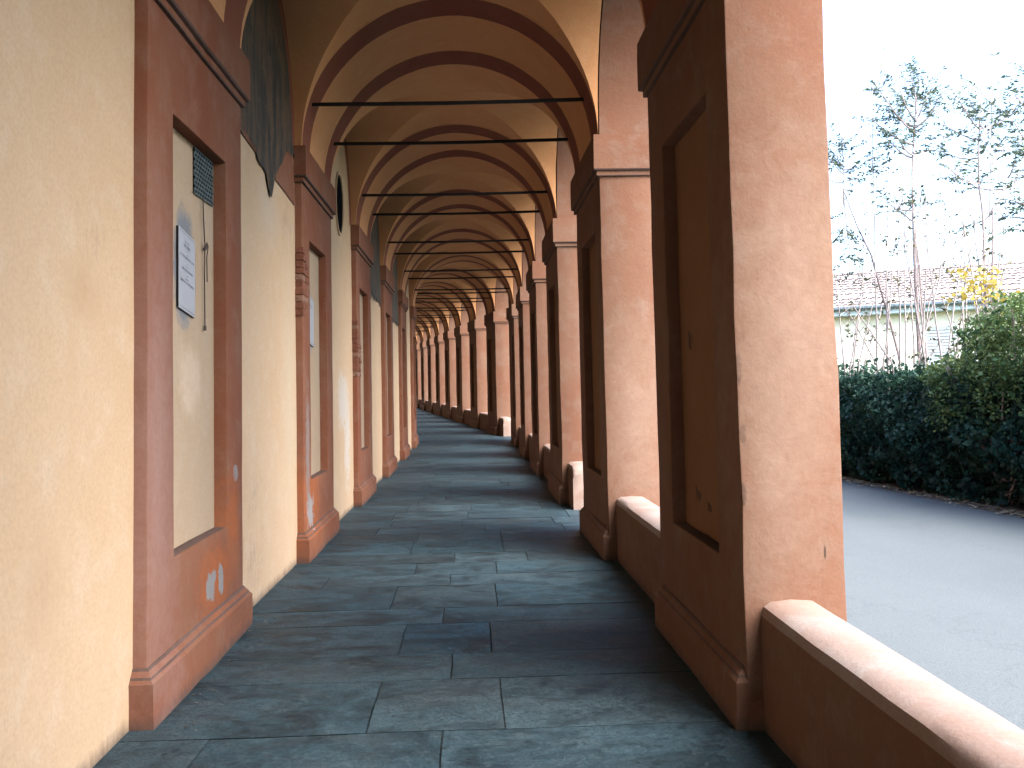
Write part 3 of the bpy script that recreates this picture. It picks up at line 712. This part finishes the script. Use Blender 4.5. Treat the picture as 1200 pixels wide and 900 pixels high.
def frond(C, Dr, start, d, L):
    """one feathery compound leaf"""
    p = start.copy(); d = d.normalized(); m = max(5, int(L / 0.036)); sd = d.cross(Vector((0, 0, 1))).normalized()
    pts = [p.copy()]
    for i in range(m):
        d = (d + Vector((0, 0, -0.055))).normalized(); p = p + d * (L / m); pts.append(p.copy())
        if i < 1: continue
        for sg in (-1, 1):
            ld = (sd * sg + d * 0.45 + Vector((0, 0, -0.15))).normalized(); ld = (ld + Vector((random.gauss(0, .2), random.gauss(0, .2), random.gauss(-.1, .25)))).normalized(); C.append(tuple(p + ld * 0.035)); Dr.append(tuple(ld))
    return pts
def tree(label, Y, stems, tips, cA, cB, group=None, dens=1.0, rad=0.042, lsize=0.072):
    Y = hedge_y(stems[0][0][0], off=1.0); base = at(*stems[0][0], Y); gz = G(Y) - 0.15
    o0 = (base.x, Y, gz); root = empty('tree', o0); tag(root, label, 'tree', group)
    tk = MB(); C = []; Dr = []; tws = []
    for st in stems:
        pts = [at(u, v, Y) for u, v in st]; p0 = pts[0].copy(); d0 = (pts[0] - pts[1]); 
        foot = Vector((p0.x + 0.3 * d0.x, Y, gz - 0.05)); pts = [foot] + pts
        for i in range(1, len(pts) - 1): pts[i] += Vector((0, 0.10 * nz(i * 3.1, st[0][0], 0), 0))
        fine = []
        for a, b in zip(pts, pts[1:]):
            for t in (0, 1 / 3, 2 / 3): q = a.lerp(b, t); fine.append(q + Vector((0.015 * nz(q.z * 2, st[0][0], 1), 0.03 * nz(q.z * 2, 5, st[0][0]), 0)))
        fine.append(pts[-1]); m = len(fine)
        tk.tube([tuple(q) for q in fine], [rad * (1 - 0.65 * i / (m - 1)) for i in range(m)], BARK, 7)
    br = MB()
    for (si, u, v, dy) in tips:
        fk = at(*stems[si][-1], Y); grp_ = [q for q in tips if q[0] == si]; top = min(grp_, key=lambda q: q[2]); tt = at(top[1], top[2], Y)
        e = at(u, v, Y); f_ = 0 if (u, v) == (top[1], top[2]) else max(0.0, min(0.78, 0.72 * (e.z - fk.z) / max(0.3, tt.z - fk.z) - 0.10 + random.uniform(-0.08, 0.08)))
        s0 = fk.lerp(tt, f_); e.y += dy; e.x += dy * 0.55; mid = s0.lerp(e, 0.5) + Vector((random.gauss(0, .03), 0, -0.10 * (e - s0).length))
        pts = [s0, s0.lerp(mid, 0.5) + Vector((0, 0, -.02)), mid, mid.lerp(e, 0.5), e]
        br.tube([tuple(p) for p in pts], [rad * 0.45, rad * 0.4, rad * 0.3, rad * 0.22, 0.006], BARK, 5)
        L = (e - s0).length
        for j in range(max(3, int(L * 16 * dens))):
            t = random.uniform(0.3, 1.0); i = min(3, int(t * 4)); p = pts[i].lerp(pts[i + 1], t * 4 - i)
            a = random.uniform(0, 2 * math.pi); dd = (e - s0).normalized() * 0.8 + Vector((math.cos(a), math.sin(a), 0.35 + random.uniform(-.3, .7)))
            fp = frond(C, Dr, p, dd, random.uniform(0.22, 0.45)); br.tube([tuple(q) for q in fp[::2]], 0.003, TWIG, 3)
    tk.build('trunk', root, o0, tr=ident, smooth=0.8)
    br.build('branches', root, o0, tr=ident)
    leaf_mesh('crown', C, lsize, cA, cB, root, o0, up=1.5, aspect=0.4, dirs=np.array(Dr))
    return root
GA, GB = (0.05, 0.08, 0.07), (0.14, 0.18, 0.10)  # leaf colours paled and greyed, with the wash of glare painted in
tree('tallest slender tree, its feathery crown forking above two thin trunks', 15.6,
     [[(1078, 430), (1074, 330), (1069, 250), (1069, 205)], [(1086, 430), (1079, 340), (1072, 260)]],
     [(0, 1012, 128, .3), (0, 1028, 108, -.4), (0, 1042, 118, .2), (0, 1052, 100, -.3), (0, 1066, 82, 0), (0, 1078, 76, .1), (0, 1092, 92, .3), (0, 1102, 116, -.2), (0, 1108, 150, .4), (0, 1035, 150, .5), (0, 1050, 165, -.5), (1, 1035, 232, .2), (1, 1060, 238, -.3), (1, 1090, 235, .2)], GA, GB)
tree('slender tree with wide crown right of the tallest one', 14.9,
     [[(1160, 430), (1154, 330), (1154, 250), (1147, 215)], [(1172, 430), (1163, 330), (1163, 245)]],
     [(0, 1104, 138, .3), (0, 1122, 122, -.3), (0, 1138, 118, .2), (0, 1150, 112, -.2), (0, 1172, 128, .3), (0, 1196, 118, .1), (0, 1100, 170, .3), (0, 1112, 205, -.4), (0, 1180, 165, .3), (1, 1190, 185, -.3), (1, 1182, 210, .3), (1, 1128, 205, .3), (1, 1205, 160, .4), (1, 1140, 262, .1)], GA, GB, rad=0.032)
tree('tree at the right edge, only leafy branch tips showing', 14.2,
     [[(1262, 440), (1250, 330), (1245, 250)]],
     [(0, 1190, 105, .2), (0, 1188, 150, -.2), (0, 1210, 90, .1), (0, 1184, 250, .2), (0, 1192, 275, -.3), (0, 1230, 110, .3), (0, 1205, 240, .1), (0, 1260, 100, .2), (0, 1290, 140, .2), (0, 1186, 232, .1)], GA, GB, rad=0.045)
tree('leaning slender tree next to the nearest pillar with leaves low on its left', 16.4,
     [[(1054, 420), (1020, 300), (1006, 265), (988, 222)]],
     [(0, 978, 172, .2), (0, 1000, 172, -.2), (0, 1020, 180, .2), (0, 1040, 196, -.3), (0, 960, 200, .2), (0, 985, 150, .1), (0, 965, 180, -.2), (0, 1012, 208, .3), (0, 985, 300, .1), (0, 1008, 330, .1)], GA, GB, rad=0.026, dens=0.9)

bare = [((1028, 425), (1024, 240), (1022, 70)), ((1040, 420), (1040, 300), (1042, 130)), ((1055, 425), (1052, 300), (1056, 205)), ((1000, 430), (1010, 330), (1016, 250)), ((1103, 425), (1092, 330), (1078, 235)),
        ((1110, 425), (1123, 330), (1134, 225)), ((1120, 425), (1136, 300), (1150, 210)), ((1028, 430), (1000, 375), (978, 345)), ((1045, 425), (1008, 370), (975, 318)), ((996, 432), (1004, 380), (1014, 330)),
        ((1130, 425), (1128, 350), (1126, 310)), ((1166, 420), (1172, 330), (1190, 280)), ((1075, 425), (1100, 330), (1112, 250)), ((990, 432), (984, 370), (976, 300)), ((1062, 425), (1060, 330), (1060, 250)),
        ((1012, 430), (1030, 370), (1046, 300)), ((1140, 425), (1160, 300), (1161, 66))]
for i in range(14):
    u0 = random.uniform(992, 1185); lean = random.uniform(-38, 38); v1 = random.uniform(190, 330)
    bare.append(((u0, 425), (u0 + lean * 0.45 + random.uniform(-4, 4), (425 + v1) / 2), (u0 + lean, v1)))
LB = 'thin nearly bare grey sapling stem rising out of the hedge'
for i, st in enumerate(bare):
    Y = hedge_y(st[0][0], off=0.55 + (i * 7 % 9) * 0.09); pts = [at(u, v, Y) for u, v in st]; gz = G(Y) - 0.15
    foot = Vector((pts[0].x + 0.4 * (pts[0].x - pts[1].x), Y, gz - 0.03)); pts = [foot] + pts
    root = empty('sapling', (foot.x, Y, gz)); tag(root, LB, 'sapling', 'bare saplings in the hedge')
    fine = []
    for a, b in zip(pts, pts[1:]):
        for t in (0, .25, .5, .75): q = a.lerp(b, t); fine.append(q + Vector((0.03 * nz(q.z * 1.5, i * 3, 1), 0.05 * nz(q.z, i, 7), 0)))
    fine.append(pts[-1]); m = len(fine); mb = MB()
    mb.tube([tuple(q) for q in fine], [0.022 * (1 - 0.75 * j / (m - 1)) for j in range(m)], TWIG, 5)
    C = []; Dr = []
    for j in range(10):
        q = fine[random.randint(m // 3, m - 1)]; a = random.uniform(0, 6.28); L = random.uniform(0.12, 0.4)
        e = q + Vector((math.cos(a) * L, math.sin(a) * L, L * random.uniform(0.3, 1.2))); mb.tube([tuple(q), tuple(q.lerp(e, .5)), tuple(e)], [0.006, 0.004, 0.002], TWIG, 3)
        if random.random() < 0.6:
            for _ in range(5): p = q.lerp(e, random.random()); C.append((p.x + random.gauss(0, .03), p.y + random.gauss(0, .03), p.z)); Dr.append((random.gauss(0, 1), random.gauss(0, 1), -0.6))
    mb.build('stem', root, (foot.x, Y, gz), tr=ident)
    if C: leaf_mesh('leaves', C, 0.07, (0.07, 0.09, 0.05), (0.16, 0.14, 0.06), root, (foot.x, Y, gz), dirs=np.array(Dr))

# yellow-leaved twiggy shrub above the light shrub
Y = hedge_y(1175, off=0.6); b0 = at(1175, 420, Y); gz = G(Y) - 0.15; root = empty('shrub', (b0.x, Y, gz)); tag(root, 'thin arching shrub with yellow autumn leaves over the light green shrub', 'shrub')
mb = MB(); C = []; Dr = []
for (u, v, dy) in [(1128, 322, .1), (1140, 335, 0), (1152, 318, .2), (1165, 345, -.1), (1185, 352, .1), (1198, 365, 0), (1210, 345, .1), (1134, 345, .2), (1195, 380, .1), (1150, 352, -.2), (1160, 330, 0)]:
    e = at(u, v, Y + dy); s0 = Vector((b0.x + random.uniform(-.1, .1), Y, gz)); mid = Vector((b0.x * .6 + e.x * .4, Y, gz + (e.z - gz) * 0.75))
    mb.tube([tuple(s0), tuple(mid), tuple(e)], [0.014, 0.009, 0.003], BARK, 5)
    for _ in range(26): C.append((e.x + random.gauss(0, .10), e.y + random.gauss(0, .1), e.z + random.gauss(0, .06))); Dr.append((random.gauss(0, 1), random.gauss(0, 1), -0.5))
mb.build('branches', root, (b0.x, Y, gz), tr=ident)
leaf_mesh('leaves', C, 0.075, (0.50, 0.36, 0.05), (0.62, 0.48, 0.12), root, (b0.x, Y, gz), dirs=np.array(Dr), aspect=0.8)

# dry leaves lying along the hedge foot and in the arcade
C = []; Dr = []
for _ in range(2600):
    y = random.uniform(5, 24); x = edge(y) - 0.05 + abs(random.gauss(0, 0.13)) * random.choice([-1.0, 1, 1]); C.append((x, y, G(y) - 0.125 + random.random() * 0.015)); Dr.append((random.gauss(0, 1), random.gauss(0, 1), random.gauss(0, .15)))
tag(leaf_mesh('leaf_litter', C, 0.055, (0.20, 0.15, 0.09), (0.42, 0.36, 0.24), dirs=np.array(Dr), up=6, aspect=0.7), 'dry brown leaves strewn along the foot of the hedge', 'leaf litter', kind='stuff')
C = []; Dr = []
for _ in range(170):
    y = 3.6 + random.random() ** 1.3 * 20; x = XW + 0.12 + abs(random.gauss(0, 0.13)) + (random.random() < 0.08) * random.uniform(0, 2.2)
    C.append((x, y, G(y) + 0.006)); Dr.append((random.gauss(0, 1), random.gauss(0, 1), random.gauss(0, .1)))
tag(leaf_mesh('floor_litter', C, 0.022, (0.03, 0.03, 0.03), (0.22, 0.18, 0.13), dirs=np.array(Dr), up=6, aspect=0.7), 'small dry crumbs and leaf bits along the foot of the ochre wall', 'litter', kind='stuff')

# ------------------------------------------------------------------ house behind the hedge, roof and shutter colours paled to paint in glare
A = Vector((6.5, 33.83, 0)); B = Vector((30.0, 25.28, 0)); ax = (B - A).normalized(); bk = Vector((-ax.y, ax.x, 0)); LH = (B - A).length
gz = G(31) - 0.3; EZ = 5.72
house = empty('house', (A.x, A.y, gz)); tag(house, 'low cream house with pink-brown tiled roof behind the hedge', 'house')
def hp(s, t, z): p = A + ax * s + bk * t; return (p.x, p.y, z)
mb = MB(); D_ = 9.0
mb.face([hp(0, 0, gz), hp(LH, 0, gz), hp(LH, 0, EZ), hp(0, 0, EZ)], HWALL); mb.face([hp(0, D_, gz), hp(LH, D_, gz), hp(LH, D_, EZ), hp(0, D_, EZ)], HWALL)
for s_ in (0, LH): mb.face([hp(s_, 0, gz), hp(s_, D_, gz), hp(s_, D_, EZ), hp(s_, D_ / 2, EZ + 1.75), hp(s_, 0, EZ)], HWALL)
mb.build('wall', house, (A.x, A.y, gz), tr=ident)
mb = MB(); ns = int(LH / 0.045); rowsN = 14
for side in (0, 1):
    for r_ in range(rowsN):
        t0, t1 = r_ / rowsN, (r_ + 1) / rowsN
        def rp(s_, t, lift):
            d = -0.55 + (D_ / 2 + 0.55) * t; z = EZ - 0.02 + 0.40 * (d + 0.55) - 0.05; d = d if side == 0 else D_ - d
            return hp(s_, d, z + 0.045 * abs(math.sin(math.pi * s_ / 0.24)) + lift)
        st = 0.06 if side == 0 else 0.5
        s_ = -0.4
        while s_ < LH + 0.4:
            mb.face([rp(s_, t0, 0.035), rp(s_ + st, t0, 0.035), rp(s_ + st, t1, 0), rp(s_, t1, 0)], TILE); s_ += st
mb.build('roof', house, (A.x, A.y, EZ), tr=ident)
mb = MB(); mb.tube([hp(-0.4, -0.58, EZ - 0.06), hp(LH / 2, -0.58, EZ - 0.06), hp(LH + 0.4, -0.58, EZ - 0.06)], 0.075, GUTTER, 8); mb.build('gutter', house, (A.x, A.y, EZ), tr=ident)
mb = MB(); 
for (d0, d1, z0, z1) in ((-0.5, 0.0, EZ - 0.28, EZ - 0.12),):
    q = [hp(-0.3, d0, z0), hp(LH + .3, d0, z0), hp(LH + .3, d1, z0), hp(-.3, d1, z0)]; q2 = [(a, b, z1) for a, b, _ in q]
    mb.face(q, HTRIM); mb.face(q2, HTRIM)
    for i in range(4): mb.face([q[i], q[(i + 1) % 4], q2[(i + 1) % 4], q2[i]], HTRIM)
mb.build('eave', house, (A.x, A.y, EZ), tr=ident)
for s_ in (3.0, 9.6, 13.4, 19.0):
    mb = MB()
    for (a, b, z0, z1, t, m_) in ((s_, s_ + 0.95, gz + 2.0, gz + 3.5, -0.03, SHUTTER),):
        for i in range(14):
            za = z0 + (z1 - z0) * i / 14; zb = za + (z1 - z0) / 14 * 0.82
            q = [hp(a, t - .02, za), hp(b, t - .02, za), hp(b, t, zb), hp(a, t, zb)]; mb.face(q, m_)
        mb.face([hp(a, -0.01, z0), hp(b, -0.01, z0), hp(b, -0.01, z1), hp(a, -0.01, z1)], m_)
    w = mb.build('window_shutter', house, hp(s_, 0, gz + 2.0), tr=ident)

# ------------------------------------------------------------------ small things fixed to the portico
def plaque(y0, y1, ztl, ztr, zbl, zbr, X, label, lines):
    o0 = (X, (y0 + y1) / 2, (ztl + zbr) / 2); mb = MB()
    def P(t, w, x): z = (zbl * (1 - t) + zbr * t) * (1 - w) + (ztl * (1 - t) + ztr * t) * w; return (x, y0 + (y1 - y0) * t, z)
    x1 = X + 0.012
    mb.face([P(0, 0, x1), P(1, 0, x1), P(1, 1, x1), P(0, 1, x1)], MARBLE)
    for a, b in (((0, 0), (1, 0)), ((1, 0), (1, 1)), ((1, 1), (0, 1)), ((0, 1), (0, 0))): mb.face([P(*a, x1), P(*b, x1), P(*b, X - 0.004), P(*a, X - 0.004)], IRON)
    o = mb.build('wall_plaque', None, o0, bevel=0.0015); tag(o, label, 'plaque')
    mb = MB(); R = random.Random(5)
    for f0, f1, w in (((0.0), 0.012, 1), ): pass
    for (a, b, c, d) in ((0.035, 0.965, 0.965, 0.970), (0.035, 0.965, 0.03, 0.035)):
        mb.face([P(a, c, x1 + .0012), P(b, c, x1 + .0012), P(b, d, x1 + .0012), P(a, d, x1 + .0012)], INK)
    for (w, hgt, half) in lines:      # worn lettering too small to read
        t = 0.5 - half
        while t < 0.5 + half - 0.01:
            lw = R.uniform(0.018, 0.03)
            kind = R.randint(0, 3)
            def bar(ta, tb, wa, wb): mb.face([P(ta, wa, x1 + .0012), P(tb, wa, x1 + .0012), P(tb, wb, x1 + .0012), P(ta, wb, x1 + .0012)], INK)
            bar(t, t + 0.007, w, w + hgt)
            if kind != 0: bar(t + lw - 0.007, t + lw, w, w + hgt)
            if kind == 1: bar(t + .007, t + lw - .007, w + hgt * 0.42, w + hgt * 0.58)
            if kind >= 2: bar(t + .007, t + lw - .007, w + hgt * 0.84, w + hgt)
            if kind == 3: bar(t + .007, t + lw - .007, w, w + hgt * 0.16)
            t += lw + 0.016 + (0.03 if R.random() < 0.15 else 0)
    mb.build('lettering', o, o0)
    return o
LN = [(0.86, 0.020, 0.13), (0.80, 0.034, 0.20), (0.755, 0.018, 0.04), (0.715, 0.014, 0.03), (0.665, 0.026, 0.42), (0.60, 0.014, 0.03), (0.555, 0.018, 0.08), (0.505, 0.026, 0.32), (0.445, 0.014, 0.03), (0.40, 0.018, 0.08), (0.35, 0.028, 0.41)]
plaque(5.16, 5.462, 2.504, 2.462, 2.044, 2.005, XPN + 0.004, 'pale stone plaque with lines of small lettering on the nearest pilaster, ringed by grey cement', LN)
plaque(9.27, 9.60, 2.545, 2.515, 2.06, 2.03, XPN + 0.004, 'blank-looking white stone plaque on the second pilaster with rusty brackets', LN[:3])
mb = MB(); X = XPN + 0.016
mb.tube([(X, 5.63, 2.76), (X, 5.64, 2.62), (X + .004, 5.652, 2.46), (X, 5.655, 2.3), (X, 5.66, 2.1), (X, 5.664, 1.965)], 0.0042, CABLE, 6)
mb.tube([(X, 5.664, 1.975), (X, 5.665, 1.945)], 0.009, CABLE, 6)
mb.tube([(X, 5.655, 2.46), (X + .01, 5.67, 2.485), (X + .01, 5.70, 2.47), (X, 5.705, 2.40), (X, 5.712, 2.25)], 0.0038, CABLE, 6)
mb.tube([(X + .003, 5.64, 2.44), (X + .012, 5.655, 2.455), (X + .003, 5.67, 2.47)], 0.010, CABLE, 6)
tag(mb.build('hanging_cable', None, (X, 5.65, 2.4), smooth=0.8), 'thin dark knotted cable hanging from the vent grille beside the stone plaque', 'cable')

# scribbles scratched on the plaster
def scribble(parent, X, side, strokes, r=0.0016):
    mb = MB()
    for st in strokes: mb.tube([(X + side * 0.0015, y, z) for y, z in st], r, PENCIL, 4)
    return mb.build('scribble', parent, (X, *strokes[0][0]))
def zig(y, z, w, h, n, R):
    return [[(y + w * i / n + R.uniform(-.01, .01), z + R.uniform(-.2, .2) * h), (y + w * (i + .4) / n, z + h * R.uniform(.6, 1.1))] for i in range(n)]
R = random.Random(8)
for q in ((5.30, 1.78, 0.10, 0.11, 4), (5.22, 0.90, 0.12, 0.07, 4), (5.0, 0.86, 0.08, 0.05, 3)): scribble(pill[0], XR + 0.082, -1, zig(*q, R))
mb = MB(); R = random.Random(4)
for i in range(6):
    z = 1.02 - i * 0.085
    for j in range(3):
        xa = XR + 0.16 + j * 0.05 + R.uniform(0, .02); mb.tube([(xa, yr(3) - 0.001, z), (xa + R.uniform(-.02, .03), yr(3) - 0.001, z + R.uniform(.02, .06))], 0.004, STRIPE, 4)
mb.build('scribble', pill[3], (XR + 0.2, yr(3), 0.9))

# ------------------------------------------------------------------ light, sky, camera
w = bpy.data.worlds.new('World'); S.world = w; w.use_nodes = True; t = w.node_tree
bg = t.nodes['Background']; sky = t.nodes.new('ShaderNodeTexSky'); sky.sky_type = 'NISHITA'; sky.sun_disc = False
EL, AZ = math.radians(44), math.radians(128)     # sun to the right and a little behind the camera (azimuth from +Y towards +X)
sky.sun_elevation = EL; sky.sun_rotation = AZ; sky.air_density = 1.0; sky.dust_density = 2.0; sky.ozone_density = 1.5
t.links.new(sky.outputs[0], bg.inputs['Color']); bg.inputs['Strength'].default_value = 0.12
sd = bpy.data.lights.new('sun', 'SUN'); sd.energy = 1.5; sd.angle = math.radians(62); sd.color = (1.0, 0.98, 0.95)
so = bpy.data.objects.new('sun', sd); COL.objects.link(so)
dirv = Vector((math.sin(AZ) * math.cos(EL), math.cos(AZ) * math.cos(EL), math.sin(EL)))
so.rotation_euler = dirv.to_track_quat('Z', 'Y').to_euler(); so.location = (20, -10, 30)

cd = bpy.data.cameras.new('camera'); cam = bpy.data.objects.new('camera', cd); COL.objects.link(cam); S.camera = cam
cd.sensor_fit = 'HORIZONTAL'; cd.sensor_width = 36; cd.lens = F_ / 1200 * 36; cd.clip_end = 1000; cd.clip_start = 0.05
Fv = Vector((math.sin(yaw), math.cos(yaw), 0)); Xv = Vector((math.cos(yaw), -math.sin(yaw), 0)); Zv = Vector((0, 0, 1))
F3 = Fv * math.cos(pitch) + Zv * math.sin(pitch); U3 = -Fv * math.sin(pitch) + Zv * math.cos(pitch)
Rv = Xv * math.cos(roll) - U3 * math.sin(roll); Uv = Xv * math.sin(roll) + U3 * math.cos(roll)
cam.matrix_world = Matrix(((Rv.x, Uv.x, -F3.x, 0), (Rv.y, Uv.y, -F3.y, 0), (Rv.z, Uv.z, -F3.z, CAM_H), (0, 0, 0, 1)))
S.view_settings.view_transform = 'Standard'; S.view_settings.look = 'None'; S.view_settings.gamma = 1
S.view_settings.exposure = 3.0
S.cycles.use_denoising = True; S.cycles.max_bounces = 8; S.cycles.diffuse_bounces = 1
